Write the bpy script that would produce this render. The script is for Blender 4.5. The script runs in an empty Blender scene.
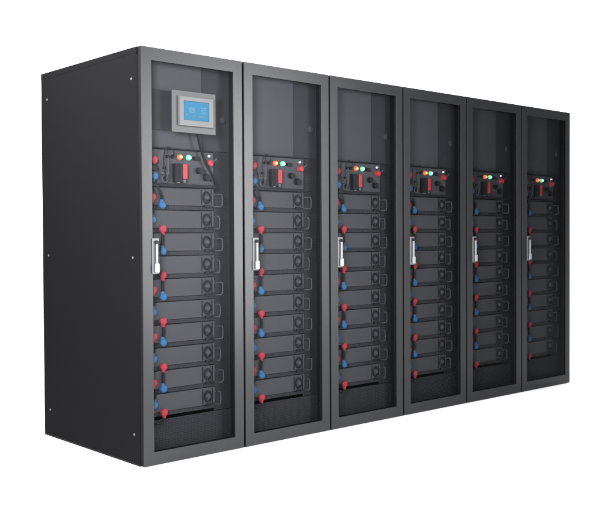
import bpy, bmesh, math, random
from mathutils import Vector, Matrix
random.seed(7)
S = bpy.context.scene
COL = S.collection
H, D, W, G = 1.949, 0.9925, 0.6, 0.0063      # cabinet height, depth, pitch; half gap between doors
SL, RT, RB = 0.0613, 0.0621, 0.0643          # door stile, top rail, bottom rail

# ---------------------------------------------------------------- materials
def mat(name, col, rough=0.5, metal=0.0, spec=0.5, grain=0.0, scale=700, var=0.0, emit=None, estr=0.0, coat=0.0):
    m = bpy.data.materials.new(name); m.use_nodes = True
    nt = m.node_tree; b = nt.nodes['Principled BSDF']
    b.inputs['Base Color'].default_value = (*col, 1)
    b.inputs['Roughness'].default_value = rough
    b.inputs['Metallic'].default_value = metal
    b.inputs['Specular IOR Level'].default_value = spec
    b.inputs['Coat Weight'].default_value = coat
    if emit:
        b.inputs['Emission Color'].default_value = (*emit, 1)
        b.inputs['Emission Strength'].default_value = estr
    tc = nt.nodes.new('ShaderNodeTexCoord')
    if grain:
        n = nt.nodes.new('ShaderNodeTexNoise'); n.inputs['Scale'].default_value = scale
        n.inputs['Detail'].default_value = 2
        bp = nt.nodes.new('ShaderNodeBump'); bp.inputs['Strength'].default_value = grain
        bp.inputs['Distance'].default_value = 0.0006
        nt.links.new(tc.outputs['Object'], n.inputs['Vector'])
        nt.links.new(n.outputs['Fac'], bp.inputs['Height'])
        nt.links.new(bp.outputs['Normal'], b.inputs['Normal'])
    if var:
        n2 = nt.nodes.new('ShaderNodeTexNoise'); n2.inputs['Scale'].default_value = 3.5
        n2.inputs['Detail'].default_value = 5
        mr = nt.nodes.new('ShaderNodeMapRange')
        mr.inputs['To Min'].default_value = rough - var; mr.inputs['To Max'].default_value = rough + var
        nt.links.new(tc.outputs['Object'], n2.inputs['Vector'])
        nt.links.new(n2.outputs['Fac'], mr.inputs['Value'])
        nt.links.new(mr.outputs['Result'], b.inputs['Roughness'])
    return m

def perforated(name, col, hole, pitch, rad):
    """sheet steel with a square grid of punched round holes (object space, both wall directions)"""
    m = mat(name, col, 0.6, 0.0, 0.08)
    nt = m.node_tree; b = nt.nodes['Principled BSDF']
    tc = nt.nodes.new('ShaderNodeTexCoord')
    sep = nt.nodes.new('ShaderNodeSeparateXYZ'); nt.links.new(tc.outputs['Object'], sep.inputs[0])
    def math_(op, a, b_=None):
        n = nt.nodes.new('ShaderNodeMath'); n.operation = op
        for i, v in enumerate((a, b_)):
            if v is None: continue
            if isinstance(v, (int, float)): n.inputs[i].default_value = v
            else: nt.links.new(v, n.inputs[i])
        return n.outputs[0]
    h = math_('ADD', sep.outputs['X'], sep.outputs['Y'])
    def cell(v):
        f = math_('FRACT', math_('DIVIDE', v, pitch)); f = math_('SUBTRACT', f, 0.5)
        return math_('MULTIPLY', f, f)
    d2 = math_('ADD', cell(h), cell(sep.outputs['Z']))
    mask = math_('LESS_THAN', d2, rad * rad)
    mix = nt.nodes.new('ShaderNodeMix'); mix.data_type = 'RGBA'
    nt.links.new(mask, mix.inputs['Factor'])
    mix.inputs['A'].default_value = (*col, 1); mix.inputs['B'].default_value = (*hole, 1)
    nt.links.new(mix.outputs['Result'], b.inputs['Base Color'])
    return m

def smoked_glass(name, tint, rough):
    m = bpy.data.materials.new(name); m.use_nodes = True
    nt = m.node_tree; nt.nodes.clear()
    out = nt.nodes.new('ShaderNodeOutputMaterial')
    tr = nt.nodes.new('ShaderNodeBsdfTransparent'); tr.inputs[0].default_value = (*tint, 1)
    gl = nt.nodes.new('ShaderNodeBsdfGlossy'); gl.inputs['Roughness'].default_value = rough
    gl.inputs['Color'].default_value = (0.9, 0.93, 1, 1)
    lw = nt.nodes.new('ShaderNodeLayerWeight'); lw.inputs['Blend'].default_value = 0.5
    p = nt.nodes.new('ShaderNodeMath'); p.operation = 'POWER'; p.inputs[1].default_value = 5
    nt.links.new(lw.outputs['Facing'], p.inputs[0])
    a = nt.nodes.new('ShaderNodeMath'); a.operation = 'MULTIPLY_ADD'
    a.inputs[1].default_value = 0.18; a.inputs[2].default_value = 0.0006
    nt.links.new(p.outputs[0], a.inputs[0])
    mx = nt.nodes.new('ShaderNodeMixShader')
    nt.links.new(a.outputs[0], mx.inputs[0]); nt.links.new(tr.outputs[0], mx.inputs[1]); nt.links.new(gl.outputs[0], mx.inputs[2])
    nt.links.new(mx.outputs[0], out.inputs['Surface'])
    return m

M = dict(
    door=mat('satin graphite door paint', (0.0155, 0.0158, 0.0172), 0.32, 0.0, 0.13, 0.14, 900, 0.03),
    door_edge=mat('black door edge', (0.0040, 0.0038, 0.0045), 0.65, 0, 0.06, 0.1, 900),
    side=mat('black powder coat', (0.0036, 0.0035, 0.0040), 0.8, 0, 0.02, 0.22, 900, 0.04),
    frame=mat('black frame steel', (0.0045, 0.0045, 0.005), 0.65, 0, 0.06, 0.1, 900),
    groove=mat('dull dark grommet', (0.036, 0.036, 0.039), 0.6, 0, 0.1),
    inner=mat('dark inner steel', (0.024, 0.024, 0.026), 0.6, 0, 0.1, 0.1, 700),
    perf=perforated('perforated dark steel', (0.024, 0.024, 0.0257), (0.006, 0.006, 0.0065), 0.0085, 0.33),
    blank=mat('grey blanking steel', (0.043, 0.044, 0.0465), 0.6, 0.0, 0.12, 0.12, 700, 0.04),
    module=mat('grey module steel', (0.041, 0.0405, 0.043), 0.6, 0.0, 0.12, 0.15, 700, 0.05),
    ledge=mat('dark vent strip', (0.024, 0.024, 0.026), 0.6, 0, 0.1, 0.1, 600),
    black=mat('black plastic', (0.006, 0.006, 0.0065), 0.5, 0, 0.12),
    cable=mat('black rubber cable', (0.007, 0.007, 0.008), 0.5, 0, 0.12, 0.1, 900),
    red=mat('red plug plastic', (0.25, 0.020, 0.030), 0.5, 0, 0.15),
    blue=mat('blue plug plastic', (0.016, 0.078, 0.17), 0.45, 0, 0.15),
    redb=mat('red lever plastic', (0.32, 0.026, 0.03), 0.45, 0, 0.15),
    steel=mat('brushed light steel', (0.06, 0.06, 0.062), 0.45, 0.2, 0.2, 0.1, 500),
    plate=mat('light grey handle plate', (0.065, 0.065, 0.069), 0.5, 0.0, 0.3, 0.1, 500),
    lever=mat('bright handle lever', (0.185, 0.19, 0.19), 0.5, 0.0, 0.15),
    knobm=mat('grey knob plastic', (0.042, 0.042, 0.045), 0.6, 0, 0.1),
    wire=mat('grey data wire', (0.050, 0.050, 0.054), 0.55, 0, 0.1),
    ring=mat('black knob collar', (0.009, 0.009, 0.010), 0.55, 0, 0.1),
    disp_plate=mat('grey aluminium display plate', (0.029, 0.0294, 0.031), 0.5, 0.0, 0.2, 0.1, 600),
    bezel=mat('pale display bezel', (0.052, 0.052, 0.056), 0.45, 0, 0.15),
    lcd=mat('lit blue screen', (0.01, 0.03, 0.05), 0.6, 0, 0.01, emit=(0.065, 0.31, 0.56), estr=0.56),
    icon=mat('lit pale screen marks', (0.02, 0.03, 0.04), 0.6, 0, 0.01, emit=(0.26, 0.47, 0.72), estr=0.56),
    icong=mat('lit green screen bar', (0.02, 0.03, 0.03), 0.6, 0, 0.01, emit=(0.09, 0.38, 0.47), estr=0.56),
    lamp_o=mat('lit orange lamp', (0.6, 0.08, 0.02), 0.3, emit=(1, 0.12, 0.035), estr=1.15),
    lamp_oc=mat('lit orange lamp core', (0.8, 0.3, 0.1), 0.3, emit=(1, 0.38, 0.14), estr=1.6),
    lamp_g=mat('lit green lamp', (0.1, 0.6, 0.3), 0.3, emit=(0.10, 0.62, 0.33), estr=1.15),
    lamp_gc=mat('lit green lamp core', (0.6, 0.9, 0.8), 0.3, emit=(0.6, 1, 0.86), estr=2.0),
    lamp_w=mat('lit white lamp', (0.8, 0.8, 0.8), 0.3, emit=(0.7, 0.85, 0.9), estr=0.5),
    glass=smoked_glass('smoked door glass', (0.80, 0.805, 0.82), 0.33),
    ground=mat('white studio floor', (0.95, 0.95, 0.95), 0.9, 0, 0.0),
)

# ---------------------------------------------------------------- mesh helpers
def box(bm, x0, x1, y0, y1, z0, z1, bev=0.0, seg=2):
    vs = [bm.verts.new((x, y, z)) for x in (x0, x1) for y in (y0, y1) for z in (z0, z1)]
    f = [(0,1,3,2),(4,6,7,5),(0,4,5,1),(2,3,7,6),(0,2,6,4),(1,5,7,3)]
    fs = [bm.faces.new([vs[i] for i in q]) for q in f]
    if bev:
        es = list({e for q in fs for e in q.edges})
        bmesh.ops.bevel(bm, geom=es, offset=bev, segments=seg, affect='EDGES', profile=0.5)

def ring_plate(bm, X, Z, x, z, y0, y1, bev=0.0):
    """rectangular frame: outer X,Z ranges, opening x,z ranges"""
    o = [(X[0],Z[0]),(X[1],Z[0]),(X[1],Z[1]),(X[0],Z[1])]
    i = [(x[0],z[0]),(x[1],z[0]),(x[1],z[1]),(x[0],z[1])]
    V = {}
    for k, y in enumerate((y0, y1)):
        V['o',k] = [bm.verts.new((a, y, b)) for a, b in o]
        V['i',k] = [bm.verts.new((a, y, b)) for a, b in i]
    front = []
    for n in range(4):
        m = (n+1) % 4
        front.append(bm.faces.new((V['o',0][n], V['o',0][m], V['i',0][m], V['i',0][n])))
        bm.faces.new((V['o',1][m], V['o',1][n], V['i',1][n], V['i',1][m]))
        bm.faces.new((V['o',0][m], V['o',0][n], V['o',1][n], V['o',1][m]))
        bm.faces.new((V['i',0][n], V['i',0][m], V['i',1][m], V['i',1][n]))
    if bev:
        es = []
        for key in ('o','i'):
            for n in range(4):
                m = (n+1) % 4
                e = bm.edges.get((V[key,0][n], V[key,0][m]))
                if e: es.append(e)
        bmesh.ops.bevel(bm, geom=es, offset=bev, segments=3, affect='EDGES', profile=0.5)

def cyl(bm, p, axis, r0, r1, L, n=20, dome=0.0):
    """tapered disc/rod from p along axis; optional domed far end"""
    a = Vector(axis).normalized()
    t = a.orthogonal().normalized(); s = a.cross(t)
    rings = [(0, r0), (L, r1)]
    if dome:
        for k in (1, 2, 3):
            ang = k * math.pi / 8
            rings.append((L + dome * math.sin(ang), r1 * math.cos(ang)))
    vs = []
    for d, r in rings:
        vs.append([bm.verts.new(Vector(p) + a*d + (t*math.cos(2*math.pi*i/n) + s*math.sin(2*math.pi*i/n))*r) for i in range(n)])
    for q in range(len(vs)-1):
        for i in range(n):
            j = (i+1) % n
            bm.faces.new((vs[q][i], vs[q][j], vs[q+1][j], vs[q+1][i]))
    bm.faces.new(list(reversed(vs[0]))); bm.faces.new(vs[-1])

def smooth_path(pts, k=6):
    P = [Vector(p) for p in pts]
    if len(P) < 3: return P
    Q = [P[0]*2-P[1]] + P + [P[-1]*2-P[-2]]
    out = []
    for i in range(1, len(Q)-2):
        a, b, c, d = Q[i-1:i+3]
        for s in range(k):
            t = s/k
            out.append(0.5*((2*b)+(c-a)*t+(2*a-5*b+4*c-d)*t*t+(3*b-a-3*c+d)*t**3))
    out.append(P[-1]); return out

def tube(bm, pts, r, n=8, smooth=True):
    P = smooth_path(pts) if smooth else [Vector(p) for p in pts]
    prev = None; ref = None
    rings = []
    for i, p in enumerate(P):
        t = (P[min(i+1, len(P)-1)] - P[max(i-1, 0)]).normalized()
        if ref is None: ref = t.orthogonal().normalized()
        ref = (ref - t*ref.dot(t)).normalized(); s = t.cross(ref)
        rings.append([bm.verts.new(p + (ref*math.cos(2*math.pi*k/n)+s*math.sin(2*math.pi*k/n))*r) for k in range(n)])
    for a, b in zip(rings, rings[1:]):
        for k in range(n):
            m = (k+1) % n
            bm.faces.new((a[k], a[m], b[m], b[k]))
    bm.faces.new(list(reversed(rings[0]))); bm.faces.new(rings[-1])

def torus(bm, c, R, r, axis='y', n=24, m=8, sx=1.0, sz=1.0):
    rows = []
    for i in range(n):
        a = 2*math.pi*i/n
        row = []
        for j in range(m):
            b = 2*math.pi*j/m
            rr = R + r*math.cos(b)
            row.append(bm.verts.new((c[0]+rr*math.cos(a)*sx, c[1]+r*math.sin(b), c[2]+rr*math.sin(a)*sz)))
        rows.append(row)
    for i in range(n):
        for j in range(m):
            bm.faces.new((rows[i][j], rows[(i+1)%n][j], rows[(i+1)%n][(j+1)%m], rows[i][(j+1)%m]))

def sphere(bm, c, sx, sy, sz, u=16, v=10):
    r = bmesh.ops.create_uvsphere(bm, u_segments=u, v_segments=v, radius=1)
    for x in r['verts']: x.co = Vector((c[0]+x.co.x*sx, c[1]+x.co.y*sy, c[2]+x.co.z*sz))

BAY = [False]                                # True while the rack equipment is built: it sits close behind the glass
ZS = 0.982
DX = [0.084]
def obj(name, bm, m, parent=None, smooth=False, loc=(0,0,0)):
    if BAY[0]:
        for v in bm.verts:
            v.co.x = max(v.co.x - DX[0], 0.042 + 0.02*v.co.x); v.co.y = max(v.co.y, 0.0) - 0.115; v.co.y = v.co.y if v.co.y > 0.0235 else 0.0235 - (0.0235 - v.co.y)*0.22; v.co.z = 1.07 + ZS*(v.co.z-1.07)
    bmesh.ops.recalc_face_normals(bm, faces=bm.faces)
    me = bpy.data.meshes.new(name); bm.to_mesh(me); bm.free()
    me.materials.append(m)
    if smooth:
        me.polygons.foreach_set('use_smooth', [True]*len(me.polygons))
        me.set_sharp_from_angle(angle=math.radians(38))
    o = bpy.data.objects.new(name, me); COL.objects.link(o); o.location = loc
    if smooth:
        w = o.modifiers.new('weighted_normal', 'WEIGHTED_NORMAL'); w.keep_sharp = True; w.weight = 90
    if parent: o.parent = parent
    return o
B = bmesh.new

# ---------------------------------------------------------------- cabinet
def housing(t):
    """carcass: corner posts and rails, roof, floor, back"""
    bm = B(); f = 0.033
    for x0, x1 in ((0.002, 0.040), (0.560, 0.598)):
        box(bm, x0, x1, f, f+0.035, 0.012, H-0.034, 0.0015, 1)
        box(bm, x0, x1, D-0.045, D-0.010, 0.012, H-0.034, 0.0015, 1)
    box(bm, 0.041, 0.559, f+0.001, f+0.03, H-0.050, H-0.034, 0.001, 1)
    box(bm, 0.041, 0.559, f+0.001, f+0.03, 0.012, 0.055, 0.001, 1)
    obj('frame', bm, M['frame'], t)
    bm = B(); box(bm, 0.0006, 0.5994, 0.030, D, H-0.032, H-0.001, 0.002, 2); obj('roof_panel', bm, M['side'], t, True)
    bm = B(); box(bm, 0.0008, 0.5992, 0.031, D-0.001, 0.0, 0.010, 0.001, 1); obj('base_panel', bm, M['frame'], t)
    bm = B(); box(bm, 0.003, 0.597, D-0.008, D-0.001, 0.012, H-0.034, 0.001, 1); obj('back_panel', bm, M['frame'], t)
    for s in (0, 1):
        x0, x1 = ((0.0, 0.0018), (0.5982, 0.6))[s]
        bm = B(); box(bm, x0, x1, 0.0335, D-0.003, 0.0105, H-0.0323, 0.0006, 1)
        sp = obj('side_panel', bm, M['side'], t)
        if s == 0:
            for y in (0.075, 0.920):
                for z in (1.803, 0.973, 0.145):
                    bm = B(); cyl(bm, (0.0005, y, z), (-1, 0, 0), 0.0065, 0.006, 0.0025, 16, 0.0012)
                    obj('screw', bm, M['steel'], sp, True)
    bm = B(); box(bm, 0.572, 0.575, 0.075, 0.90, 0.02, H-0.08); obj('inner_wall', bm, M['inner'], t)
    # upper bay: grey blanking sheet and dark cover sheet beside it
    bm = B(); box(bm, 0.042, 0.3845, 0.056, 0.059, 1.4925, 1.8985, 0.0008, 1); obj('blanking_panel', bm, M['blank'], t)
    bm = B(); box(bm, 0.3860, 0.559, 0.064, 0.067, 1.4925, 1.8985, 0.0008, 1); cs = obj('cover_sheet', bm, M['inner'], t)
    bm = B(); cyl(bm, (0.516, 0.064, 1.652), (0, -1, 0), 0.019, 0.016, 0.006, 24, 0.003); obj('grommet', bm, M['groove'], cs, True)
    bm = B(); cyl(bm, (0.470, 0.064, 1.560), (0, -1, 0), 0.006, 0.005, 0.003, 12); obj('screw', bm, M['groove'], cs, True)
    bm = B(); box(bm, 0.5565, 0.590, 0.0308, 0.0326, 0.052, 1.912); obj('side_flange', bm, M['inner'], t)
    # perforated strip beside the modules and perforated plate under them
    bm = B(); box(bm, 0.4535, 0.559, 0.066, 0.069, 0.20, 1.4905); obj('perforated_strip', bm, M['perf'], t)
    bm = B(); box(bm, 0.042, 0.559, 0.062, 0.065, 0.050, 0.198); obj('perforated_panel', bm, M['perf'], t)

def door(t):
    X = (G, W-G); Z = (0.004, H-0.0015)
    x = (SL, W-SL); z = (RB, H-RT)
    bm = B(); ring_plate(bm, X, Z, x, z, 0.0, 0.0030, 0.0012)
    d = obj('door', bm, M['door'], t, True)
    bm = B(); ring_plate(bm, (X[0]+.0004, X[1]-.0004), (Z[0]+.0004, Z[1]-.0004), (x[0]-.026, x[1]+.026), (z[0]-.026, z[1]+.026), 0.0032, 0.030)
    obj('door_return', bm, M['door_edge'], d)
    bm = B(); box(bm, x[0]-.022, x[1]+.022, 0.0034, 0.0074, z[0]-.022, z[1]+.022)
    obj('glass_pane', bm, M['glass'], d)
    bm = B(); box(bm, 0.0560, 0.0925, -0.0075, 0.0034, 0.896, 1.064, 0.004, 3)
    obj('handle_plate', bm, M['plate'], d, True)
    bm = B(); box(bm, 0.0600, 0.0885, -0.0085, -0.0070, 0.908, 1.052, 0.0006, 1)
    obj('handle_recess', bm, M['knobm'], d, True)
    bm = B()
    box(bm, 0.0712, 0.0772, -0.020, -0.010, 0.935, 1.040, 0.002, 2)
    box(bm, 0.0640, 0.0855, -0.024, -0.010, 0.903, 0.946, 0.005, 3)
    obj('handle_lever', bm, M['lever'], d, True)
    bm = B(); cyl(bm, (0.0742, -0.008, 1.045), (0, -1, 0), 0.0085, 0.0080, 0.012, 16, 0.002); obj('handle_lock', bm, M['black'], d, True)
    # hinges
    for zz in (0.22, 1.72):
        bm = B(); cyl(bm, (W-G-0.004, 0.0315, zz), (0, 0, 1), 0.004, 0.004, 0.06, 10); obj('hinge', bm, M['frame'], d, True)
    return d

def plug(name, m, parent, x, y, z, dirn, tilt=0.0):
    """round right-angle power plug; its neck runs along dirn (+1 up, -1 down)"""
    bm = B()
    y = y + 0.017; x += 0.016
    cyl(bm, (x, y+0.014, z), (0, -1, 0), 0.0145, 0.0170, 0.020, 20, 0.004)
    torus(bm, (x, y-0.004, z), 0.0168, 0.0013, n=20, m=6)
    a = Vector((math.sin(tilt), 0, dirn*math.cos(tilt)))
    cyl(bm, Vector((x, y+0.004, z)) + a*0.006, a, 0.0125, 0.0075, 0.023, 16)
    cyl(bm, Vector((x, y+0.004, z)) + a*0.024, a, 0.0090, 0.0090, 0.003, 16)
    cyl(bm, (x, y-0.0100, z), (0, -1, 0), 0.0090, 0.0080, 0.0025, 6)
    return obj(name, bm, m, parent, True)

BZ = [1.31 - 0.111*(k+1) for k in range(10)]
def modules(t):
    pr = {}
    for k, b in enumerate(BZ):
        key = k % 2
        if key not in pr:
            bm = B()
            box(bm, 0.066, 0.526, 0.175, 0.62, b+0.003, b+0.108)
            box(bm, 0.062, 0.529, 0.158, 0.176, b+0.0235, b+0.1095, 0.0015, 2)
            mo = obj('battery_module', bm, M['module'], t, True)
            parts = []
            bm = B(); box(bm, 0.064, 0.528, 0.164, 0.174, b+0.002, b+0.0215, 0.001, 1)
            for i in range(17):
                xx = 0.20 + i*0.0165
                box(bm, xx, xx+0.010, 0.1618, 0.1645, b+0.008, b+0.0165)
            parts.append(obj('vent_strip', bm, M['ledge'], mo))
            bm = B(); torus(bm, (0.484, 0.155, b+0.066), 0.0225, 0.0042, sx=0.92, sz=1.18); parts.append(obj('knob_collar', bm, M['ring'], mo, True))
            bm = B(); cyl(bm, (0.484, 0.158, b+0.066), (0, -1, 0), 0.017, 0.012, 0.012, 20, 0.003)
            parts.append(obj('knob', bm, M['knobm'], mo, True))
            bm = B(); box(bm, 0.470, 0.500, 0.150, 0.160, b+0.016, b+0.030, 0.002, 2); parts.append(obj('data_port', bm, M['black'], mo, True))
            bm = B(); box(bm, 0.4520, 0.4560, 0.1545, 0.159, b+0.028, b+0.105, 0.001, 1)
            parts.append(obj('guide_rail', bm, M['ring'], mo))
            bm = B(); box(bm, 0.5120, 0.5155, 0.1545, 0.159, b+0.028, b+0.105, 0.001, 1)
            parts.append(obj('guide_rail', bm, M['ring'], mo))
            # left plug and right plug: red on odd rows at the left, blue on odd rows at the right
            if key == 0:
                parts.append(plug('red_plug', M['red'], mo, 0.150, 0.130, b+0.060, -1, 0.05))
                parts.append(plug('blue_plug', M['blue'], mo, 0.205, 0.130, b+0.025, 1, -0.04))
            else:
                parts.append(plug('blue_plug', M['blue'], mo, 0.150, 0.130, b+0.064, 1, 0.06))
                parts.append(plug('red_plug', M['red'], mo, 0.206, 0.130, b+0.020, -1, 0.05))
            pr[key] = (mo, parts, b)
        else:
            mo0, parts, b0 = pr[key]
            mo = mo0.copy(); COL.objects.link(mo); mo.parent = t; mo.location = (0, 0, (b-b0)*ZS)
            for q in parts:
                c = q.copy(); COL.objects.link(c); c.parent = mo
    # jumper cables between plugs of neighbouring modules
    for k in range(0, 10, 2):          # left column: red of k down to blue of k+1
        z0, z1 = BZ[k]+0.030, BZ[k+1]+0.094
        bm = B(); tube(bm, [(0.167, 0.151, z0+0.010), (0.167+random.uniform(.0, .006), 0.147, (z0+z1)/2), (0.1665, 0.151, z1-0.010)], 0.0075)
        obj('jumper_cable', bm, M['cable'], t, True)
    for k in range(1, 9, 2):           # right column
        z0, z1 = BZ[k]-0.010, BZ[k+1]+0.055
        j = random.uniform(-.005, .006)
        bm = B(); tube(bm, [(0.2215, 0.151, z0+0.010), (0.222+j, 0.147, (z0+z1)/2), (0.2205, 0.151, z1-0.010)], 0.0075)
        obj('jumper_cable', bm, M['cable'], t, True)
    bm = B(); tube(bm, [(0.2205, 0.151, BZ[0]+0.044), (0.214, 0.146, 1.272), (0.192, 0.135, 1.302), (0.180, 0.149, 1.342)], 0.0075)
    obj('jumper_cable', bm, M['cable'], t, True)
    bm = B(); tube(bm, [(0.2225, 0.151, BZ[9]-0.002), (0.212, 0.150, BZ[9]-0.026), (0.175, 0.150, BZ[9]-0.022), (0.122, 0.12, BZ[9]+0.05), (0.110, 0.13, 0.6), (0.112, 0.13, 1.2), (0.125, 0.12, 1.38), (0.152, 0.122, 1.415)], 0.0075)
    obj('power_cable', bm, M['cable'], t, True)
    # data wires looping between modules at the right
    for k in range(10):
        b = BZ[k]
        x1 = 0.568 if k % 2 == 0 else 0.552
        za, zb = b+0.082, b+0.022
        y = 0.142
        bm = B(); tube(bm, [(0.530, 0.165, za), (0.545, y, za+.002), (x1-.004, y, za), (x1, y, za-.008), (x1+.001, y, (za+zb)/2), (x1, y, zb+.008), (x1-.006, y, zb), (0.545, y, zb-.001), (0.530, 0.165, zb)], 0.0026, 6)
        obj('data_wire', bm, M['wire'], t, True)
        if k < 9:
            bm = B(); tube(bm, [(0.498, 0.150, b+0.024), (0.516, 0.134, b+0.012), (0.524, 0.134, b-0.030), (0.514, 0.134, b-0.075), (0.496, 0.150, b-0.088)], 0.0036, 6)
            obj('data_cable', bm, M['cable'], t, True)

def control_box(t):
    bm = B()
    box(bm, 0.064, 0.530, 0.176, 0.60, 1.316, 1.488)
    box(bm, 0.060, 0.531, 0.160, 0.177, 1.327, 1.492, 0.0015, 2)
    c = obj('control_box', bm, M['blank'], t, True)
    bm = B(); box(bm, 0.058, 0.533, 0.146, 0.20, 1.4935, 1.4995, 0.001, 1); obj('top_lip', bm, M['ring'], c)
    bm = B(); box(bm, 0.058, 0.533, 0.138, 0.176, 1.3115, 1.3255, 0.002, 2); obj('bottom_lip', bm, M['ring'], c, True)
    plug('red_plug', M['red'], c, 0.161, 0.130, 1.439, -1, 0.0)
    plug('blue_plug', M['blue'], c, 0.163, 0.130, 1.360, -1, -0.1)
    bm = B(); cyl(bm, (0.176, 0.16, 1.401), (0, -1, 0), 0.018, 0.016, 0.028, 20, 0.003); obj('fuse_cap', bm, M['black'], c, True)
    # lamps
    for nm, x, ma, mb in (('orange_lamp', 0.328, M['lamp_o'], M['lamp_oc']), ('green_lamp', 0.379, M['lamp_g'], M['lamp_gc'])):
        bm = B(); cyl(bm, (x, 0.16, 1.459), (0, -1, 0), 0.0135, 0.0128, 0.010, 24, 0.005); obj(nm, bm, ma, c, True)
        bm = B(); cyl(bm, (x+0.001, 0.1465, 1.459), (0, -1, 0), 0.0085, 0.0070, 0.0045, 20, 0.002); obj(nm+'_core', bm, mb, c, True)
    bm = B(); box(bm, 0.409, 0.441, 0.148, 0.161, 1.447, 1.466, 0.002, 2); obj('rocker_switch', bm, M['black'], c, True)
    bm = B(); cyl(bm, (0.502, 0.16, 1.473), (0, -1, 0), 0.0055, 0.005, 0.008, 14, 0.002); obj('white_lamp', bm, M['lamp_w'], c, True)
    # circuit breaker with red lever
    bm = B()
    box(bm, 0.287, 0.3085, 0.128, 0.161, 1.336, 1.426, 0.003, 2)
    box(bm, 0.3100, 0.3315, 0.128, 0.161, 1.336, 1.426, 0.003, 2)
    box(bm, 0.2915, 0.3040, 0.118, 0.130, 1.362, 1.404, 0.003, 2)
    obj('circuit_breaker', bm, M['black'], c, True)
    bm = B(); box(bm, 0.332, 0.358, 0.122, 0.161, 1.352, 1.424, 0.004, 2); obj('red_lever', bm, M['redb'], c, True)
    bm = B(); box(bm, 0.300, 0.320, 0.140, 0.1605, 1.329, 1.342, 0.001, 1); obj('terminal', bm, M['steel'], c, True)
    bm = B(); box(bm, 0.337, 0.352, 0.140, 0.1605, 1.333, 1.350, 0.001, 1)
    obj('terminal', bm, M['steel'], c, True)
    # knobs at the right
    for x, z, r in ((0.438, 1.397, 0.0165), (0.482, 1.366, 0.018)):
        bm = B(); cyl(bm, (x, 0.16, z), (0, -1, 0), r, r*0.9, 0.022, 20, 0.003); box(bm, x-0.0035, x+0.0035, 0.130, 0.138, z-r*0.8, z+r*0.8, 0.001, 1)
        obj('dark_knob', bm, M['black'], c, True)
    bm = B(); cyl(bm, (0.500, 0.16, 1.437), (0, -1, 0), 0.0175, 0.014, 0.026, 20, 0.004); obj('red_knob', bm, M['redb'], c, True)
    bm = B(); tube(bm, [(0.503, 0.130, 1.440), (0.515, 0.120, 1.448), (0.532, 0.116, 1.460)], 0.0032, 6); obj('pointer_wire', bm, M['wire'], c, True)
    # sockets, screws and the grey wire looping between them
    for x, z, r in ((0.258, 1.458, 0.008), (0.286, 1.459, 0.0095), (0.240, 1.403, 0.007)):
        bm = B(); cyl(bm, (x, 0.16, z), (0, -1, 0), r, r*0.85, 0.010, 14, 0.002); obj('socket', bm, M['black'], c, True)
    bm = B(); torus(bm, (0.240, 0.153, 1.349), 0.0165, 0.0045); obj('round_connector', bm, M['wire'], c, True)
    bm = B(); cyl(bm, (0.240, 0.16, 1.349), (0, -1, 0), 0.013, 0.012, 0.008, 16); obj('connector_core', bm, M['black'], c, True)
    bm = B(); box(bm, 0.215, 0.268, 0.153, 0.161, 1.372, 1.380, 0.001, 1); cyl(bm, (0.240, 0.16, 1.389), (0, -1, 0), 0.006, 0.005, 0.006, 12); obj('cable_clip', bm, M['steel'], c, True)
    bm = B(); tube(bm, [(0.240, 0.148, 1.352), (0.228, 0.128, 1.395), (0.222, 0.120, 1.445), (0.232, 0.118, 1.490), (0.256, 0.120, 1.500), (0.278, 0.128, 1.484), (0.286, 0.150, 1.460)], 0.0038, 8)
    obj('control_wire', bm, M['cable'], c, True)
    bm = B(); tube(bm, [(0.244, 0.148, 1.346), (0.250, 0.13, 1.39), (0.249, 0.125, 1.43), (0.257, 0.15, 1.457)], 0.0028, 6)
    obj('signal_wire', bm, M['wire'], c, True)
    for x, z in ((0.300, 1.483), (0.46, 1.48), (0.523, 1.405), (0.40, 1.34)):
        bm = B(); cyl(bm, (x, 0.16, z), (0, -1, 0), 0.004, 0.0035, 0.002, 10); obj('screw', bm, M['steel'], c, True)
    return c

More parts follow.
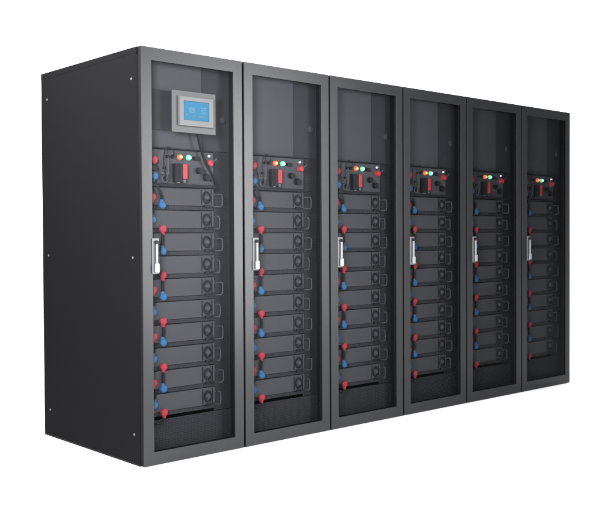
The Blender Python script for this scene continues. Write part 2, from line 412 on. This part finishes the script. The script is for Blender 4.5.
def touch_display(t):
    # dark plate behind the glass, level with the display
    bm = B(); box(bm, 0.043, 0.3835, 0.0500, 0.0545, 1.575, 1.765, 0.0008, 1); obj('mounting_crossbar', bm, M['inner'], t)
    bm = B(); box(bm, 0.1745, 0.4285, 0.0005, 0.0105, 1.566, 1.764, 0.0015, 2)
    p = obj('touch_display', bm, M['disp_plate'], t, True)
    bm = B(); ring_plate(bm, (0.2085, 0.4055), (1.597, 1.737), (0.2320, 0.3800), (1.6255, 1.7155), -0.0155, 0.0, 0.0025)
    obj('display_bezel', bm, M['bezel'], p, True)
    bm = B(); box(bm, 0.2325, 0.3795, -0.010, -0.006, 1.626, 1.715); s = obj('screen', bm, M['lcd'], p)
    sx, sz, w, h = 0.2325, 1.715, 0.147, 0.089
    def mark(u0, u1, v0, v1, m='icon', y=-0.0106):
        box(bm, sx+u0*w, sx+u1*w, y, -0.0101, sz-v1*h, sz-v0*h)
    bm = B()
    ring_plate(bm, (sx+.24*w, sx+.42*w), (sz-.58*h, sz-.32*h), (sx+.275*w, sx+.385*w), (sz-.53*h, sz-.37*h), -0.0106, -0.0101)
    mark(.30, .36, .41, .49); mark(.22, .235, .38, .52); mark(.425, .44, .38, .52)
    for v in (.27, .37, .47, .57):
        mark(.70, .76, v, v+.045); mark(.78, .90 - (.03 if v > .4 else 0), v, v+.045)
    mark(.08, .14, .68, .76); mark(.15, .18, .66, .70)
    obj('screen_marks', bm, M['icon'], p)
    bm = B(); mark(.34, .50, .72, .80); mark(.56, .88, .72, .80); obj('screen_buttons', bm, M['icong'], p)
    bm = B(); tube(bm, [(0.330, 0.0235, 1.585), (0.340, 0.0245, 1.550), (0.352, 0.025, 1.505), (0.372, 0.025, 1.455), (0.400, 0.025, 1.405), (0.430, 0.026, 1.362), (0.462, 0.045, 1.320), (0.468, 0.055, 1.29)], 0.0060, 8)
    obj('display_cable', bm, M['cable'], t, True)

def children(o): return [c for c in bpy.data.objects if c.parent == o]
def copy_tree(o, parent=None):
    c = o.copy(); COL.objects.link(c); c.parent = parent
    for ch in children(o): copy_tree(ch, c)
    return c

proto = bpy.data.objects.new('battery_cabinet', None); COL.objects.link(proto)
housing(proto); door(proto)
BAY[0] = True; modules(proto); control_box(proto); BAY[0] = False
LABELS = [
    'tall black battery cabinet with a blue touch screen on its glass door',
    'battery cabinet directly beside the one with the touch screen, second in the row',
    'third battery cabinet from the one with the touch screen, glass door closed',
    'fourth battery cabinet from the one with the touch screen, two from the far end',
    'fifth battery cabinet, standing next to the farthest one at the right end',
    'farthest and darkest battery cabinet, at the right end of the row',
]
cabs = []
for i in range(6):
    c = proto if i == 0 else copy_tree(proto)
    c.location = (W*i, 0, 0)
    c['label'] = LABELS[i]; c['category'] = 'battery cabinet'; c['group'] = 'battery cabinets standing in a row'
    cabs.append(c)
touch_display(cabs[0])
for o in bpy.data.objects:                     # hand-fitted plugs never line up exactly
    if o.name.startswith(('red_plug', 'blue_plug')):
        o.location.x += random.uniform(-0.0012, 0.0012); o.location.z += random.uniform(-0.0018, 0.0018)

# ---------------------------------------------------------------- setting
bm = B(); bmesh.ops.create_circle(bm, cap_ends=True, segments=96, radius=60)
g = obj('ground', bm, M['ground']); g['kind'] = 'structure'

# ---------------------------------------------------------------- world: white studio sweep, dimmer towards the front
wd = bpy.data.worlds.new('World'); S.world = wd; wd.use_nodes = True
nt = wd.node_tree; bg = nt.nodes['Background']
tc = nt.nodes.new('ShaderNodeTexCoord')
def wm(op, *a):
    n = nt.nodes.new('ShaderNodeMath'); n.operation = op
    for i, v in enumerate(a):
        if isinstance(v, (int, float)): n.inputs[i].default_value = v
        else: nt.links.new(v, n.inputs[i])
    return n.outputs[0]
def lobe(az, el, lo, hi, amp):
    v = (math.cos(math.radians(az))*math.cos(math.radians(el)), math.sin(math.radians(az))*math.cos(math.radians(el)), math.sin(math.radians(el)))
    n = nt.nodes.new('ShaderNodeVectorMath'); n.operation = 'DOT_PRODUCT'
    nt.links.new(tc.outputs['Generated'], n.inputs[0]); n.inputs[1].default_value = v
    mr = nt.nodes.new('ShaderNodeMapRange'); mr.interpolation_type = 'SMOOTHSTEP'
    mr.inputs['From Min'].default_value = lo; mr.inputs['From Max'].default_value = hi
    mr.inputs['To Min'].default_value = 0; mr.inputs['To Max'].default_value = amp
    nt.links.new(n.outputs['Value'], mr.inputs['Value'])
    return mr.outputs['Result']
BASE, REAR, ZEN = 0.02, 3.0, 1.8
tot = wm('ADD', BASE, lobe(52, 0, 0.22, 0.52, REAR))
tot = wm('ADD', tot, lobe(0, 90, 0.55, 0.95, ZEN))
nt.links.new(tot, bg.inputs['Strength']); bg.inputs['Color'].default_value = (0.985, 0.99, 1, 1)

def area(name, loc, target, size, power, col=(1, 1, 1), spread=180):
    l = bpy.data.lights.new(name, 'AREA'); l.shape = 'RECTANGLE'; l.size, l.size_y = size; l.energy = power; l.color = col; l.spread = math.radians(spread)
    o = bpy.data.objects.new(name, l); COL.objects.link(o); o.location = loc
    o.rotation_euler = (Vector(target)-Vector(loc)).to_track_quat('-Z', 'Y').to_euler()
area('key_softbox', (-1.9, -1.8, 1.9), (0.7, 0, 1.35), (0.8, 1.2), 170, spread=100)
area('grid_softbox', (2.95, -3.45, 1.45), (-0.15, 0, 1.2), (1.3, 2.3), 80, spread=72)  # added lamp out of view, brightens only the first doors
area('side_softbox', (-1.3, 0.6, 3.1), (0, 0.5, 1.8), (1.0, 0.8), 105, spread=110)  # unseen lamp put in to lighten the top of the side panel

# ---------------------------------------------------------------- camera
cam = bpy.data.cameras.new('camera'); co = bpy.data.objects.new('camera', cam); COL.objects.link(co)
yaw, pit, rol, fpx = 0.84021, -0.022189, -0.0046746, 916.14
a = Vector((math.cos(yaw)*math.cos(pit), math.sin(yaw)*math.cos(pit), math.sin(pit)))
r = Vector((math.sin(yaw), -math.cos(yaw), 0)); u = r.cross(a)
r2 = r*math.cos(rol)+u*math.sin(rol); u2 = u*math.cos(rol)-r*math.sin(rol)
mtx = Matrix((r2, u2, -a)).transposed().to_4x4(); mtx.translation = (-2.26811, -3.62371, 1.06975)
co.matrix_world = mtx
cam.sensor_fit = 'HORIZONTAL'; cam.sensor_width = 36; cam.lens = 36*fpx/600
cam.clip_start = 0.05; cam.clip_end = 500
S.camera = co
S.view_settings.view_transform = 'Standard'; S.view_settings.look = 'None'
S.view_settings.exposure = 0; S.view_settings.gamma = 1
S.render.resolution_x, S.render.resolution_y = 1024, 876
S.cycles.transparent_max_bounces = 16
